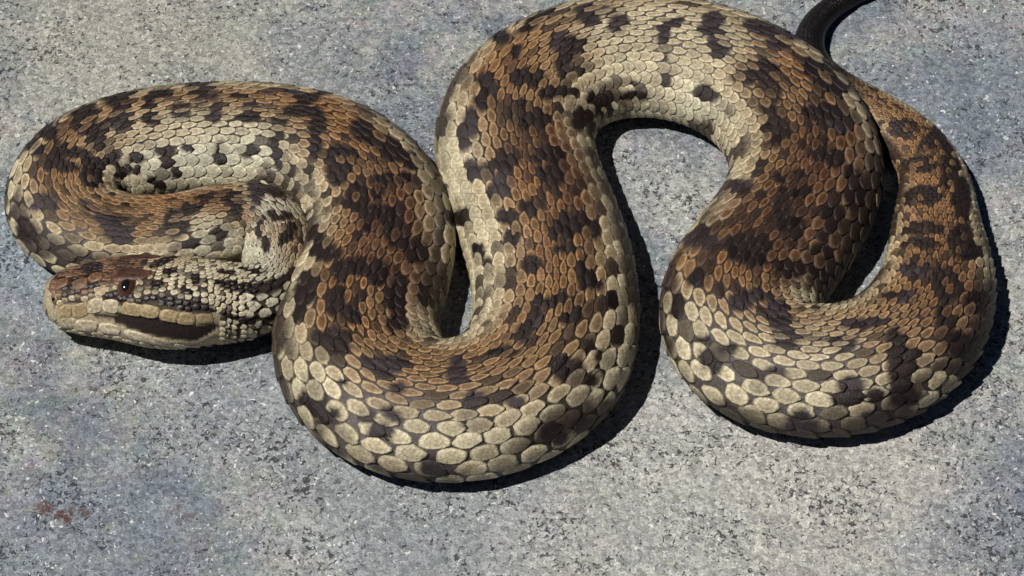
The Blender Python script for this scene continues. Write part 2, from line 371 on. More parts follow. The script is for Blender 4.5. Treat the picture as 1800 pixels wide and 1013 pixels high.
# ---- pigment ---------------------------------------------------------------
# marks and zones of the snake's pattern, a few flank marks painting in shade, in its own skin coordinates:
# kind, mm from the snout, mm round the body from the mid-back line, two half axes (mm), turn
MARKS = [
    ('d', 126.8, -5.01, 4.95, 1.9, -1.25), ('d', 125.2, 2.11, 3.29, 1.66, -0.79), ('p', 132.0, 0.0, 2.56, 2.11, -1.47), ('d', 123.0, -12.32, 9.0, 1.0, -1.25),
    ('d', 120.8, -13.61, 9.0, 0.97, -1.21), ('d', 118.5, -1.07, 4.29, 1.38, -1.84), ('d', 115.5, -2.99, 1.76, 1.33, 2.43), ('d', 114.8, 0.0, 2.36, 1.3, -1.62),
    ('d', 119.2, 3.04, 2.23, 0.98, 2.81), ('d', 112.5, 5.64, 6.88, 1.9, -3.09), ('d', 138.8, -4.16, 2.96, 0.89, -1.46), ('d', 138.8, 1.12, 1.72, 1.46, -2.74),
    ('d', 141.8, -7.01, 2.1, 1.52, -2.47), ('p', 144.8, 0.0, 2.4, 1.66, -1.6), ('p', 148.5, -12.86, 9.0, 2.27, -1.61), ('p', 152.2, -1.14, 3.58, 0.94, -1.62),
    ('p', 152.2, 2.2, 1.6, 1.45, -1.96), ('d', 156.8, -4.25, 1.8, 1.28, -3.12), ('p', 159.0, -1.15, 2.51, 1.17, -1.73), ('d', 159.8, 2.22, 1.76, 1.41, -3.06),
    ('d', 123.8, 7.65, 3.44, 1.55, 3.0), ('d', 123.0, 10.85, 4.06, 1.1, -3.08), ('d', 132.0, 10.29, 2.56, 1.12, -3.01), ('d', 131.2, 12.55, 1.62, 1.03, 3.01),
    ('d', 140.2, 9.61, 1.71, 0.87, -3.02), ('d', 140.2, 11.99, 1.95, 0.76, -2.62), ('d', 142.5, 14.21, 0.97, 0.9, -1.14), ('d', 136.5, 16.11, 1.93, 0.84, -2.62),
    ('d', 153.8, 10.59, 1.95, 1.36, -1.62), ('d', 160.5, 10.67, 1.81, 1.22, -3.12), ('d', 134.2, -12.63, 9.0, 2.23, -1.48), ('d', 146.2, 9.67, 1.1, 0.5, -3.07),
    ('d', 135.0, 6.94, 1.14, 0.54, -2.95), ('d', 167.2, 6.27, 2.43, 1.28, -2.01), ('d', 166.5, 2.23, 2.25, 1.39, -1.96), ('d', 169.5, -1.16, 2.89, 1.43, 2.8),
    ('d', 174.8, 0.0, 4.13, 1.54, -2.15), ('d', 178.5, 5.41, 3.06, 1.46, -2.51), ('p', 165.8, -8.12, 2.75, 1.39, -1.72), ('d', 169.5, -6.29, 2.09, 1.68, -1.25),
    ('d', 170.2, -10.82, 2.7, 1.0, -1.65), ('d', 170.2, 10.82, 3.75, 1.34, -2.67), ('d', 174.8, 12.55, 2.46, 1.37, -3.02), ('d', 183.0, 11.9, 3.79, 1.72, -2.92),
    ('d', 182.2, -4.41, 3.29, 1.43, -2.28), ('d', 186.0, -5.46, 3.07, 2.1, 2.93), ('d', 189.8, -6.49, 2.96, 2.48, 2.72), ('d', 192.0, -9.38, 2.42, 1.99, -1.87),
    ('d', 186.8, 4.43, 3.84, 2.57, -3.01), ('d', 190.5, 6.49, 3.76, 2.02, -3.05), ('d', 197.2, -3.44, 3.55, 1.55, -1.54), ('d', 200.2, 0.0, 2.03, 1.16, -3.07),
    ('d', 201.8, 4.55, 3.95, 2.11, 3.07), ('p', 68.2, 7.67, 9.0, 1.08, -1.71), ('d', 66.0, 7.38, 3.24, 0.83, -1.74), ('d', 71.2, -0.78, 2.68, 1.49, -1.4),
    ('d', 79.5, 0.81, 2.8, 1.4, 2.58), ('d', 82.5, -2.34, 3.02, 1.93, -1.45), ('d', 75.0, 2.25, 2.73, 1.12, -2.66), ('d', 75.8, -6.91, 2.7, 1.05, 2.92),
    ('d', 81.8, -8.34, 1.87, 0.91, 2.83), ('d', 61.5, 1.26, 2.57, 1.2, -1.28), ('d', 57.0, 2.24, 2.65, 0.92, -2.66), ('d', 59.2, -3.39, 2.39, 0.75, -3.03),
    ('d', 54.0, -2.19, 2.07, 0.6, 3.03), ('p', 108.0, -6.3, 3.17, 1.45, -1.1), ('d', 106.5, -12.7, 2.0, 1.81, 2.87), ('p', 94.5, -3.29, 3.01, 2.77, 3.03),
    ('d', 93.8, -2.49, 1.28, 1.01, 3.09), ('p', 98.2, -0.92, 1.83, 1.56, -1.77), ('p', 102.0, 0.0, 2.41, 0.84, -3.03), ('d', 9.0, -3.6, 9.0, 1.62, -1.81),
    ('d', 207.0, 0.0, 3.24, 2.3, -1.64), ('d', 210.0, -3.54, 3.73, 1.73, 2.96), ('d', 210.0, 1.25, 1.68, 1.38, 2.84), ('d', 218.2, 9.0, 3.68, 2.34, -0.81),
    ('d', 211.5, 13.43, 4.5, 1.63, 2.67), ('d', 222.0, 0.0, 4.33, 2.24, -1.76), ('d', 223.5, -3.68, 2.67, 1.37, 3.0), ('d', 224.2, 3.69, 2.47, 1.37, 2.86),
    ('d', 231.8, 3.76, 3.1, 1.82, 3.07), ('d', 235.5, 1.34, 2.61, 1.4, 2.59), ('d', 225.0, 10.17, 2.53, 1.54, 2.47), ('d', 228.0, 11.24, 2.78, 1.7, 2.52),
    ('d', 231.0, 12.28, 2.31, 1.39, 2.78), ('d', 213.8, -9.86, 2.68, 2.06, -2.88), ('d', 229.5, -8.21, 6.1, 1.76, 3.13), ('d', 240.0, -7.24, 3.51, 1.78, -2.87),
    ('d', 212.2, -5.75, 2.04, 1.39, 3.02), ('d', 239.2, 6.12, 3.39, 1.54, -1.16), ('d', 224.2, -14.76, 4.13, 1.72, -3.11), ('d', 246.0, 15.99, 2.67, 1.54, -1.39),
    ('d', 249.0, 15.96, 1.49, 0.82, -1.23), ('d', 243.8, 14.26, 1.49, 0.98, -2.08), ('p', 252.8, 12.29, 1.3, 0.91, -1.33), ('p', 255.0, 14.09, 1.53, 1.08, -1.26),
    ('p', 255.8, 10.26, 1.31, 1.0, -2.89), ('p', 250.5, 1.33, 3.63, 2.13, 2.44), ('p', 255.0, 4.89, 1.22, 1.08, -1.08), ('p', 264.8, -1.31, 3.39, 1.53, -1.45),
    ('p', 267.0, 5.99, 1.57, 1.11, -2.78), ('d', 266.2, 11.22, 2.06, 1.21, -2.83), ('p', 265.5, 8.16, 1.54, 1.02, -1.53), ('p', 261.0, 18.98, 1.66, 1.17, -1.48),
    ('p', 262.5, 22.3, 1.89, 1.06, -1.58), ('d', 241.5, 7.24, 3.1, 1.46, -1.09), ('d', 247.5, 9.36, 1.36, 0.5, -0.93), ('p', 348.0, -9.29, 3.02, 1.63, 3.12),
    ('p', 345.0, -11.32, 2.4, 1.31, -3.08), ('d', 352.5, -6.04, 2.4, 1.89, -0.95), ('d', 347.2, 2.55, 3.65, 3.3, -1.98), ('d', 359.2, 9.24, 3.44, 1.58, -2.59),
    ('d', 352.5, 14.99, 5.77, 1.84, -2.91), ('d', 367.5, 18.05, 9.0, 1.83, -2.98), ('d', 336.0, -3.75, 2.51, 2.03, -2.72), ('p', 336.8, -11.33, 2.26, 1.61, 2.61),
    ('d', 335.2, -8.24, 1.83, 1.27, -0.8), ('p', 329.2, -7.16, 3.4, 1.72, -2.61), ('d', 327.8, -9.3, 1.91, 1.2, -3.1), ('d', 335.2, 3.75, 3.02, 2.25, -1.61),
    ('d', 328.5, 3.75, 3.1, 2.32, -2.68), ('d', 321.0, -2.55, 2.19, 2.02, 2.67), ('d', 320.2, -8.25, 1.99, 1.44, 2.84), ('d', 315.0, 3.75, 3.92, 2.77, -1.69),
    ('d', 328.5, -17.57, 3.07, 1.76, 2.57), ('d', 325.5, -17.58, 3.22, 1.26, 2.67), ('d', 314.2, -15.93, 2.9, 1.31, 3.11), ('d', 306.8, -14.18, 2.72, 1.13, 3.03),
    ('d', 303.0, -9.31, 2.05, 1.39, 2.6), ('d', 313.5, -8.25, 2.47, 1.27, -2.73), ('d', 312.0, 1.32, 2.21, 1.49, -2.96), ('d', 313.5, 8.25, 2.55, 1.42, -2.79),
    ('d', 308.2, 2.55, 2.54, 1.08, -1.6), ('d', 303.0, 6.05, 3.24, 1.51, -3.06), ('d', 299.2, 7.18, 1.74, 1.18, -2.04), ('d', 303.8, -4.91, 2.23, 1.69, 2.9),
    ('d', 294.0, 1.33, 4.07, 1.62, -1.77), ('d', 291.0, 3.78, 1.8, 1.32, -1.95), ('p', 288.0, -2.58, 3.71, 1.41, 3.0), ('p', 282.8, -2.58, 2.23, 1.28, 2.61),
    ('d', 298.5, 13.29, 2.49, 1.5, -2.31), ('d', 276.0, -2.55, 2.41, 1.17, -2.5), ('d', 282.0, 9.38, 2.76, 1.64, -2.13), ('d', 286.5, 9.41, 1.44, 1.11, -1.94),
    ('d', 286.5, 13.41, 1.88, 1.45, -1.03), ('d', 282.0, 12.41, 2.27, 1.03, -2.17), ('d', 273.8, 7.13, 1.44, 1.21, -2.01), ('p', 272.2, 9.25, 1.11, 0.91, -1.93),
    ('d', 276.8, -2.55, 2.16, 1.0, -2.46), ('d', 275.2, 18.39, 2.23, 1.23, -1.88), ('d', 279.0, 20.88, 2.77, 1.05, -1.91), ('d', 291.8, 14.29, 1.58, 1.39, -3.07),
    ('p', 384.8, -5.92, 3.16, 1.85, -2.64), ('p', 382.5, -3.67, 2.67, 1.53, -1.31), ('p', 387.8, 0.0, 2.32, 1.95, -1.34), ('p', 373.5, 0.0, 3.21, 1.45, -0.88),
    ('d', 375.0, 2.51, 2.73, 2.29, -3.12), ('d', 369.8, 4.84, 3.33, 1.56, 2.61), ('d', 368.2, 8.12, 3.25, 1.41, -2.82), ('d', 360.0, 1.31, 3.39, 2.32, -2.03),
    ('d', 357.0, 7.13, 2.7, 1.64, -2.5), ('d', 357.8, -7.12, 2.39, 1.64, -0.81), ('d', 354.0, -4.9, 2.76, 1.44, 2.93), ('d', 366.0, -4.85, 1.95, 1.0, -0.81),
    ('d', 375.0, -10.14, 3.76, 1.53, 2.54), ('d', 349.5, 2.55, 3.91, 1.56, -0.9), ('d', 387.0, 14.69, 2.99, 0.85, -3.09), ('d', 389.2, 17.91, 4.96, 1.15, -3.11),
    ('d', 371.2, 16.43, 6.46, 1.68, -3.02), ('p', 398.2, 3.67, 4.11, 1.08, -1.73), ('p', 399.8, 11.08, 3.37, 1.19, -1.84), ('p', 399.0, 0.0, 2.94, 1.18, -1.05),
    ('p', 407.2, -3.67, 3.07, 1.56, -1.85), ('p', 411.0, 2.5, 3.01, 1.91, -2.14), ('p', 406.5, 0.0, 1.6, 1.33, -1.85), ('d', 422.2, 2.49, 3.25, 1.54, 2.42),
    ('d', 422.2, 5.89, 2.74, 1.98, 2.9), ('d', 430.5, 4.75, 5.35, 1.85, -2.71), ('p', 415.5, -9.08, 2.59, 2.51, -1.95), ('p', 417.8, -13.79, 8.28, 1.81, -1.85),
    ('d', 415.5, 13.8, 2.97, 1.38, 2.99), ('d', 427.5, -8.0, 2.96, 1.3, -2.19), ('d', 431.2, -9.99, 4.22, 3.05, -2.24), ('d', 440.2, -3.6, 3.23, 1.81, -1.65),
    ('p', 442.5, -5.8, 3.39, 1.78, -1.81), ('d', 444.0, 6.85, 4.38, 2.03, 3.11), ('d', 369.8, -13.92, 4.28, 1.2, -1.17), ('d', 459.8, 1.26, 2.57, 1.54, -1.99),
    ('d', 460.5, -1.26, 2.85, 1.74, 2.79), ('d', 450.0, -2.44, 2.79, 1.53, 3.08), ('d', 451.5, -5.77, 1.98, 1.43, -3.12), ('d', 469.5, -1.26, 4.76, 1.27, 2.66),
    ('d', 471.8, -5.79, 2.43, 1.53, 2.81), ('d', 481.5, 0.0, 3.9, 3.14, -2.04), ('p', 480.8, 10.87, 3.97, 1.91, -1.24), ('p', 465.0, 10.8, 3.25, 1.74, -1.24),
    ('d', 464.2, -10.8, 2.76, 1.9, 2.74), ('d', 456.0, -11.71, 3.43, 1.9, 2.8), ('d', 474.8, -13.55, 3.35, 2.25, -2.99), ('d', 483.0, -8.94, 3.38, 1.96, -2.76),
    ('d', 484.5, -2.46, 2.83, 1.63, -2.06), ('p', 496.5, 1.27, 2.02, 1.55, -1.35), ('p', 495.8, -2.46, 2.31, 1.43, -1.4), ('p', 503.2, -3.59, 4.1, 2.25, -2.59),
    ('p', 508.5, 1.26, 1.98, 1.79, -1.13), ('d', 492.8, 14.45, 1.67, 1.44, -0.86), ('d', 489.8, 8.96, 1.71, 1.29, -0.98), ('d', 499.5, 11.79, 1.35, 0.51, -1.12),
    ('d', 501.8, 13.54, 1.9, 1.07, -1.66), ('d', 502.5, 9.89, 1.24, 0.69, -1.19), ('p', 523.5, -3.39, 2.88, 1.42, -2.9), ('p', 519.0, 1.22, 1.97, 1.83, 2.46),
    ('p', 528.0, -2.26, 1.99, 1.36, -2.81), ('p', 507.8, 11.68, 1.71, 1.03, -1.55), ('p', 509.2, 9.79, 1.4, 1.09, -1.1), ('d', 518.2, 13.11, 1.49, 1.22, -2.93),
    ('p', 519.0, 10.47, 1.31, 1.25, -2.58), ('d', 522.0, 13.69, 0.93, 0.78, -2.0), ('p', 513.0, 19.41, 2.36, 1.21, -1.52), ('d', 526.5, 10.1, 2.81, 1.5, -1.28),
    ('d', 525.8, 14.96, 1.99, 1.45, -2.16), ('d', 528.0, 4.35, 2.38, 1.32, -1.03), ('d', 528.0, 8.23, 1.9, 1.75, -1.63), ('p', 522.0, 18.83, 2.28, 1.42, -2.27),
    ('d', 597.8, -1.81, 2.6, 2.11, 2.8), ('d', 585.0, -3.56, 3.34, 2.12, 2.48), ('d', 584.2, 3.13, 6.6, 1.51, -2.92), ('d', 594.8, 6.58, 9.0, 1.64, -2.15),
    ('d', 573.8, -3.73, 3.43, 2.27, -1.1), ('d', 563.2, -3.73, 3.22, 1.46, -1.31), ('d', 558.0, -4.02, 2.96, 1.38, -1.39), ('p', 549.0, -4.51, 2.97, 2.42, 2.75),
    ('d', 546.8, 2.86, 3.82, 1.95, 2.89), ('d', 560.2, 3.9, 4.34, 1.8, -3.05), ('d', 558.0, 6.88, 1.88, 1.14, -2.66), ('p', 538.5, -4.04, 2.84, 1.62, -2.18),
    ('d', 546.8, 10.13, 2.44, 1.56, -2.44), ('d', 538.5, 6.78, 3.07, 1.35, 2.49), ('d', 537.8, 12.44, 2.43, 1.64, -2.28), ('d', 573.8, 4.86, 5.97, 1.58, -3.07),
    ('d', 30.0, 12.02, 2.23, 1.14, -2.89), ('d', 26.2, 11.12, 2.14, 0.69, -2.94), ('d', 24.0, 7.51, 1.15, 0.89, 3.12), ('d', 30.0, 5.29, 1.47, 0.75, -1.48),
    ('d', 41.2, 5.48, 7.07, 1.18, 3.09), ('d', 39.8, 12.03, 4.48, 0.62, 3.06), ('d', 24.0, -2.3, 3.5, 1.22, -1.14), ('d', 8.2, 5.38, 3.02, 1.32, -2.75),
    ('d', 25.5, 3.17, 0.97, 0.92, 2.9), ('d', 22.5, 10.91, 1.63, 0.58, 2.77), ('d', 16.5, 9.86, 3.13, 1.02, -2.97), ('d', 5.2, 4.04, 1.78, 0.93, -2.06),
    ('d', 28.5, 8.7, 1.07, 0.52, -2.09), ('d', 36.0, 1.73, 1.68, 0.95, 3.04), ('d', 42.0, 0.0, 2.5, 1.04, -2.63),
]
ZONES = [
    ('w', 141.0, 12.75, 17.99, 4.51, -3.03), ('w', 159.8, 8.96, 10.04, 3.8, 3.11), ('w', 54.0, -6.11, 15.11, 4.2, -0.81), ('w', 76.5, -8.75, 4.49, 2.89, -2.81),
    ('w', 38.2, -1.56, 9.64, 5.67, 2.62), ('w', 28.5, 6.79, 6.39, 5.2, -1.41), ('w', 41.2, 8.63, 4.82, 4.08, -3.0), ('c', 146.2, 3.2, 17.49, 4.54, -3.04),
    ('o', 123.0, -4.03, 5.99, 4.47, 2.45), ('o', 113.2, -1.04, 4.75, 2.97, -1.42), ('o', 171.8, -6.32, 6.52, 3.92, -0.84), ('o', 85.5, 6.54, 13.16, 4.16, -2.8),
    ('w', 63.8, 1.32, 5.45, 4.34, -2.08), ('c', 78.0, -4.39, 4.66, 2.54, -2.76), ('o', 181.5, -2.29, 6.65, 4.48, -2.93), ('r', 201.0, -1.22, 8.15, 5.81, -3.06),
    ('r', 215.2, -1.27, 7.15, 6.87, 3.04), ('o', 227.2, 2.53, 4.83, 4.29, -0.9), ('o', 238.5, 2.58, 6.74, 2.75, -1.24), ('r', 219.8, -11.0, 14.52, 5.67, 2.98),
    ('c', 317.2, -15.93, 14.36, 7.2, 3.09), ('c', 341.2, -13.23, 7.91, 4.21, -2.99), ('o', 308.2, -1.32, 12.85, 5.72, -3.07), ('o', 324.8, -2.55, 9.75, 4.65, -2.91),
    ('o', 363.0, -5.99, 7.67, 6.08, 2.78), ('r', 324.8, 7.16, 10.42, 4.75, -2.77), ('c', 399.8, 10.1, 16.78, 11.71, -3.13), ('c', 392.2, 0.0, 8.52, 5.35, 3.14),
    ('c', 405.0, 1.29, 8.77, 6.85, 2.82), ('c', 396.0, 5.92, 13.04, 8.8, 3.09), ('o', 426.8, -2.48, 6.27, 4.93, -1.49), ('r', 444.8, -2.44, 9.67, 8.09, -2.69),
    ('r', 463.5, -4.68, 13.11, 9.29, 2.8), ('r', 476.2, 1.27, 10.32, 9.64, -2.02), ('r', 471.8, -13.53, 12.74, 7.23, -2.61), ('o', 487.5, 1.27, 6.82, 4.42, -1.71),
    ('c', 513.0, 6.75, 13.27, 9.83, 2.83), ('c', 501.8, 14.38, 6.94, 3.86, -1.48), ('c', 495.8, 12.72, 4.89, 3.35, -1.28), ('c', 245.2, 13.33, 6.19, 4.62, -1.67),
    ('o', 528.0, 2.26, 6.43, 4.28, -2.68), ('o', 559.5, -3.2, 23.13, 6.93, 3.13), ('r', 545.2, 6.4, 9.31, 5.94, 2.87), ('o', 591.8, -3.69, 11.17, 6.13, -2.95),
    ('c', 261.0, 13.09, 10.45, 6.59, 3.03), ('r', 339.0, 3.75, 10.96, 7.1, -2.82), ('o', 483.8, 16.06, 9.0, 3.28, -0.94), ('r', 453.0, -9.85, 11.11, 6.46, 2.99),
    ('o', 15.8, 0.0, 6.79, 4.17, -2.07), ('r', 537.8, 12.44, 5.44, 4.83, -1.57), ('w', 409.5, 17.9, 13.58, 3.23, 2.96), ('k', 398.2, 24.21, 25.0, 14.5, -1.15),
    ('k', 517.5, 20.77, 13.28, 3.35, -2.96), ('k', 263.2, 22.31, 12.02, 2.63, -3.0), ('g', 511.5, 7.79, 15.12, 9.49, 2.77), ('g', 254.2, 12.26, 11.5, 6.89, 2.39),
    ('g', 98.2, -4.23, 7.53, 5.24, 2.75),
]
MK = np.array([m[1:] for m in MARKS]); MKIND = np.array([m[0] == 'd' for m in MARKS])
ZN = np.array([z[1:] for z in ZONES]); ZKIND = [z[0] for z in ZONES]
def quad(tab, s, c):
    ds, dc = s[:, None] - tab[None, :, 0], c[:, None] - tab[None, :, 1]
    ca, sa = np.cos(tab[:, 4]), np.sin(tab[:, 4])
    return ((ds*ca + dc*sa)/tab[:, 2])**2 + ((-ds*sa + dc*ca)/tab[:, 3])**2
TONE = dict(w=(0.47, 0.475, 0.39), c=(0.47, 0.435, 0.315), o=(0.235, 0.124, 0.05), r=(0.105, 0.052, 0.028))
def smooth(x, lo, hi):
    t = np.clip((x - lo)/(hi - lo), 0, 1); return t*t*(3 - 2*t)
def pigment(s, c, half, jitter):
    """Colour of a scale and the amount of dark pigment and painted flank shade on it. half = arc length from mid-back to belly edge."""
    f = np.abs(c)/half
    flank = smooth(f, 0.22, 0.62)[:, None]
    base = np.array((0.235, 0.15, 0.074))*(1 - flank) + np.array((0.45, 0.41, 0.29))*flank
    Q = quad(ZN, s, c)
    wt = np.exp(-Q*0.8)
    acc = np.zeros_like(base); tot = np.zeros(len(s))
    grey = np.zeros(len(s))
    for k, kind in enumerate(ZKIND):
        if kind in TONE:
            acc += wt[:, [k]]*np.array(TONE[kind]); tot += wt[:, k]
        else:
            grey = np.maximum(grey, wt[:, k]*(1.0 if kind == 'k' else 0.7))
    blend = np.clip(tot, 0, 1)[:, None]*0.85
    base = base*(1 - blend) + acc/np.maximum(tot, 1e-6)[:, None]*blend
    Q = np.sqrt(quad(MK, s, c))/np.where(MK[:, 0] > 400, 1.40, 1.27) + jitter[:, None]
    m = 1 - smooth(Q, 0.90, 1.16)
    k = np.argmax(m, 1); dark = m[np.arange(len(s)), k]
    tone = np.where(MKIND[k][:, None], np.array((0.0125, 0.0068, 0.0055)), np.array((0.030, 0.022, 0.025)))
    # parts of the pattern that the marks do not list: dark blotches on both flanks, widened to paint in flank shade
    lat = value_noise(s*1.0, c*1.7, 8.5, 21) + 0.6*value_noise(s*1.0, c*1.7, 4.0, 22) + jitter*0.4
    pale = np.zeros(len(s))
    for k, kind in enumerate(ZKIND):
        if kind in 'wc': pale = np.maximum(pale, wt[:, k])
    extra = smooth(lat, -0.16, -0.02)*smooth(f, 0.46, 0.62)*(1 - smooth(pale, 0.2, 0.55))*(s > 60)*0.92
    tone = np.where((extra > dark)[:, None], np.array((0.019, 0.011, 0.0095)), tone)
    dark = np.maximum(dark, extra)
    return base, dark, tone, grey
def tail_black(s): return smooth(s, TAIL_DARK - 9, TAIL_DARK + 7)

# ---- the snake -------------------------------------------------------------
snake = bpy.data.objects.new('snake', None); col.objects.link(snake)
hx, hy = body.p[body.idx(340.0)][:2]
snake.location = (hx*MM, hy*MM, 0)
ORG = np.array((hx, hy, 0.0))
snake.empty_display_size = 0.02
snake['label'] = 'thick brown and cream blotched viper lying in S-shaped coils on the grey rock'
snake['category'] = 'snake'

# skin: one continuous tube from snout to tail tip
EYE = [(18.75, 0.768)]
BROW = [(16.5, 0.209)]
NOSTRIL = [(1.5, 1.326)]
MOUTH_TOP = [(10.5, 1.466), (15.75, 1.466), (22.5, 1.396), (26.25, 1.466), (30.0, 1.536), (34.5, 1.536)]
MOUTH_LOW = [(10.5, 1.536), (15.75, 1.606), (21.0, 1.745), (25.5, 1.885), (30.0, 2.025), (34.5, 1.606)]
UPPER_LIP = [(5.25, 1.536), (8.25, 1.466), (11.25, 1.326), (15.0, 1.326), (20.25, 1.326), (23.25, 1.326), (26.25, 1.396), (28.5, 1.466), (31.5, 1.466)]
LOWER_LIP = [(5.25, 1.815), (9.0, 1.815), (14.25, 1.815), (21.0, 1.885), (24.75, 2.025), (27.75, 2.234), (30.0, 2.304)]
SNOUT = [(0.0, 0.698)]
CANTHUS = [(4.5, 0.489), (8.25, 0.628), (11.25, 0.419)]
mt, ml = np.array(MOUTH_TOP), np.array(MOUTH_LOW)
rows_i = np.concatenate([np.arange(0, int(48/body.ds)), np.arange(int(48/body.ds), len(body.s), 2)])
th_i = np.arange(0, body.NT - 1, 2)
X, Z = body.X[rows_i][:, th_i].copy(), body.Z[rows_i][:, th_i].copy()
S_, C_ = np.repeat(body.s[rows_i], len(th_i)), body.c[rows_i][:, th_i].ravel()
TH = np.tile(body.th[th_i], len(rows_i))
half_arc = np.array([body.c_of_theta(i, math.radians(112)) for i in rows_i])
H_ = np.repeat(half_arc, len(th_i))
base, dark, tone, grey = pigment(S_, C_, H_, np.zeros(len(S_)))
skin_col = np.array((0.017, 0.011, 0.0098)) + base*0.05
skin_col = skin_col*(1 - grey[:, None]) + np.array((0.15, 0.13, 0.145))*grey[:, None]
head_w = (1 - smooth(S_, 34, 48))[:, None]
skin_col = skin_col*(1 - head_w) + np.array((0.05, 0.036, 0.027))*head_w
lips = ((np.abs(TH) > math.radians(72)) & (S_ < 36)) | (S_ < 3)
skin_col = np.where(lips[:, None], np.array((0.38, 0.33, 0.23)), skin_col)
skin_col = skin_col*(1 - dark[:, None]*0.85) + tone*0.8*dark[:, None]*0.85
under = smooth(np.abs(TH), math.radians(118), math.radians(140))[:, None]*(1 - head_w)
skin_col = skin_col*(1 - under) + np.array((0.12, 0.105, 0.11))*under
tb = tail_black(S_)[:, None]
skin_col = skin_col*(1 - tb) + np.array((0.005, 0.004, 0.0035))*tb
# the mouth: a dark sunken band between the upper and the lower lip on both sides
top = np.interp(S_, mt[:, 0], mt[:, 1]); low = np.interp(S_, ml[:, 0], ml[:, 1])
inside = (S_ > mt[0, 0]) & (S_ < mt[-1, 0])
tm = np.clip((np.abs(TH) - top)/np.maximum(low - top, 1e-3), 0, 1)
gape = np.where(inside, 4*tm*(1 - tm), 0)
gape = np.clip(gape*3.5, 0, 1)
sink = gape.reshape(len(rows_i), -1)*np.clip((low - top)*6, 0, 1).reshape(len(rows_i), -1)*0.3
rad = np.hypot(X, Z) + 1e-6
X, Z = X*(1 - sink/rad), Z*(1 - sink/rad)
skin_col = skin_col*(1 - gape[:, None]) + np.array((0.017, 0.009, 0.007))*gape[:, None]
P = body.p[rows_i][:, None] + body.side[rows_i][:, None]*X[..., None] + body.up[rows_i][:, None]*Z[..., None]
nr, nt = len(rows_i), len(th_i)
verts = P.reshape(-1, 3)
r0, t0 = np.meshgrid(np.arange(nr - 1), np.arange(nt), indexing='ij')
t1 = (t0 + 1) % nt
faces = np.stack([r0*nt + t0, r0*nt + t1, (r0+1)*nt + t1, (r0+1)*nt + t0], -1).reshape(-1, 4).tolist()
nose, tip = len(verts), len(verts) + 1
verts = np.concatenate([verts, [body.p[0] - body.d[0]*0.5], [body.p[-1] + body.d[-1]*0.6]])
skin_col = np.concatenate([skin_col, skin_col[:1], skin_col[-1:]])
faces += [[nose, (k + 1) % nt, k] for k in range(nt)]
faces += [[tip, (nr-1)*nt + k, (nr-1)*nt + (k + 1) % nt] for k in range(nt)]
skin_obj = mesh_object('body', (verts - ORG)*MM, faces, M_SKIN, snake, skin_col)
skin_obj['label'] = 'dark purplish skin showing between the scales'
bvh = BVHTree.FromPolygons([tuple(v) for v in verts], faces)

# scale shape: a domed, keeled tile with a skirt; rings of 12 points about the middle
KS = 12
PH = np.arange(KS)*2*np.pi/KS
def outline(power, point):
    p = np.sign(np.cos(PH))*np.abs(np.cos(PH))**power
    q = np.sign(np.sin(PH))*np.abs(np.sin(PH))**power
    return p, q*(1 - point*np.clip(p, 0, 1)**2)
RINGS = (0.5, 0.84, 1.0, 1.03)
LIFT = (0.92, 0.74, 0.25, -1.0)
TFACES = [[0, 1 + k, 1 + (k + 1) % KS] for k in range(KS)]
for r in range(3):
    for k in range(KS):
        a, b = 1 + r*KS + k, 1 + r*KS + (k + 1) % KS
        TFACES.append([a, a + KS, b + KS, b])
RADII = np.concatenate([[0], np.repeat(RINGS, KS)])

LOCAL = [None]
def tile(i, c, length, width, h, tilt, power=0.86, point=0.25, turn=0.0, keel=0.3, rigid=True, wob=0.0):
    """Vertices (mm) of one scale at station i, arc position c."""
    po, qo = outline(power, point)
    if wob:
        w = 1 + rng.normal(0, wob, KS); po, qo = po*w, qo*w
    p = np.concatenate([[0]] + [po*r for r in RINGS])*length/2
    q = np.concatenate([[0]] + [qo*r for r in RINGS])*width/2
    z = np.concatenate([[1.0]] + [np.full(KS, l) for l in LIFT])*h
    z[0] += keel*h
    for r in (0, 1): z[1 + r*KS] += keel*h*(0.9 - 0.4*r); z[1 + r*KS + KS//2] += keel*h*(0.7 - 0.4*r)
    t = np.where(RADII > 1.01, -0.25, p*math.tan(tilt) + length*0.18*math.tan(tilt))
    z = np.where(RADII > 1.01, -0.25, z + t)
    if turn:
        ca, sa = math.cos(turn), math.sin(turn)
        p, q = p*ca - q*sa, p*sa + q*ca
    if rigid:
        P, N, T, _ = body.at_c(i, c + q)
        LOCAL[0] = (p, q)
        return P + np.multiply.outer(p, body.d[i]) + N*z[:, None]
    out = np.empty((len(p), 3))
    ii = np.clip(i + np.rint(p/body.ds).astype(int), 0, len(body.s) - 1)
    for k in range(len(p)):
        Pk, Nk, _, _ = body.at_c(ii[k], np.array([c + q[k]]))
        fr = body.p[ii[k]]
        out[k] = Pk[0] + Nk[0]*z[k]
    return out

tiles = []                                              # (verts, s, c, half, size, random, group)
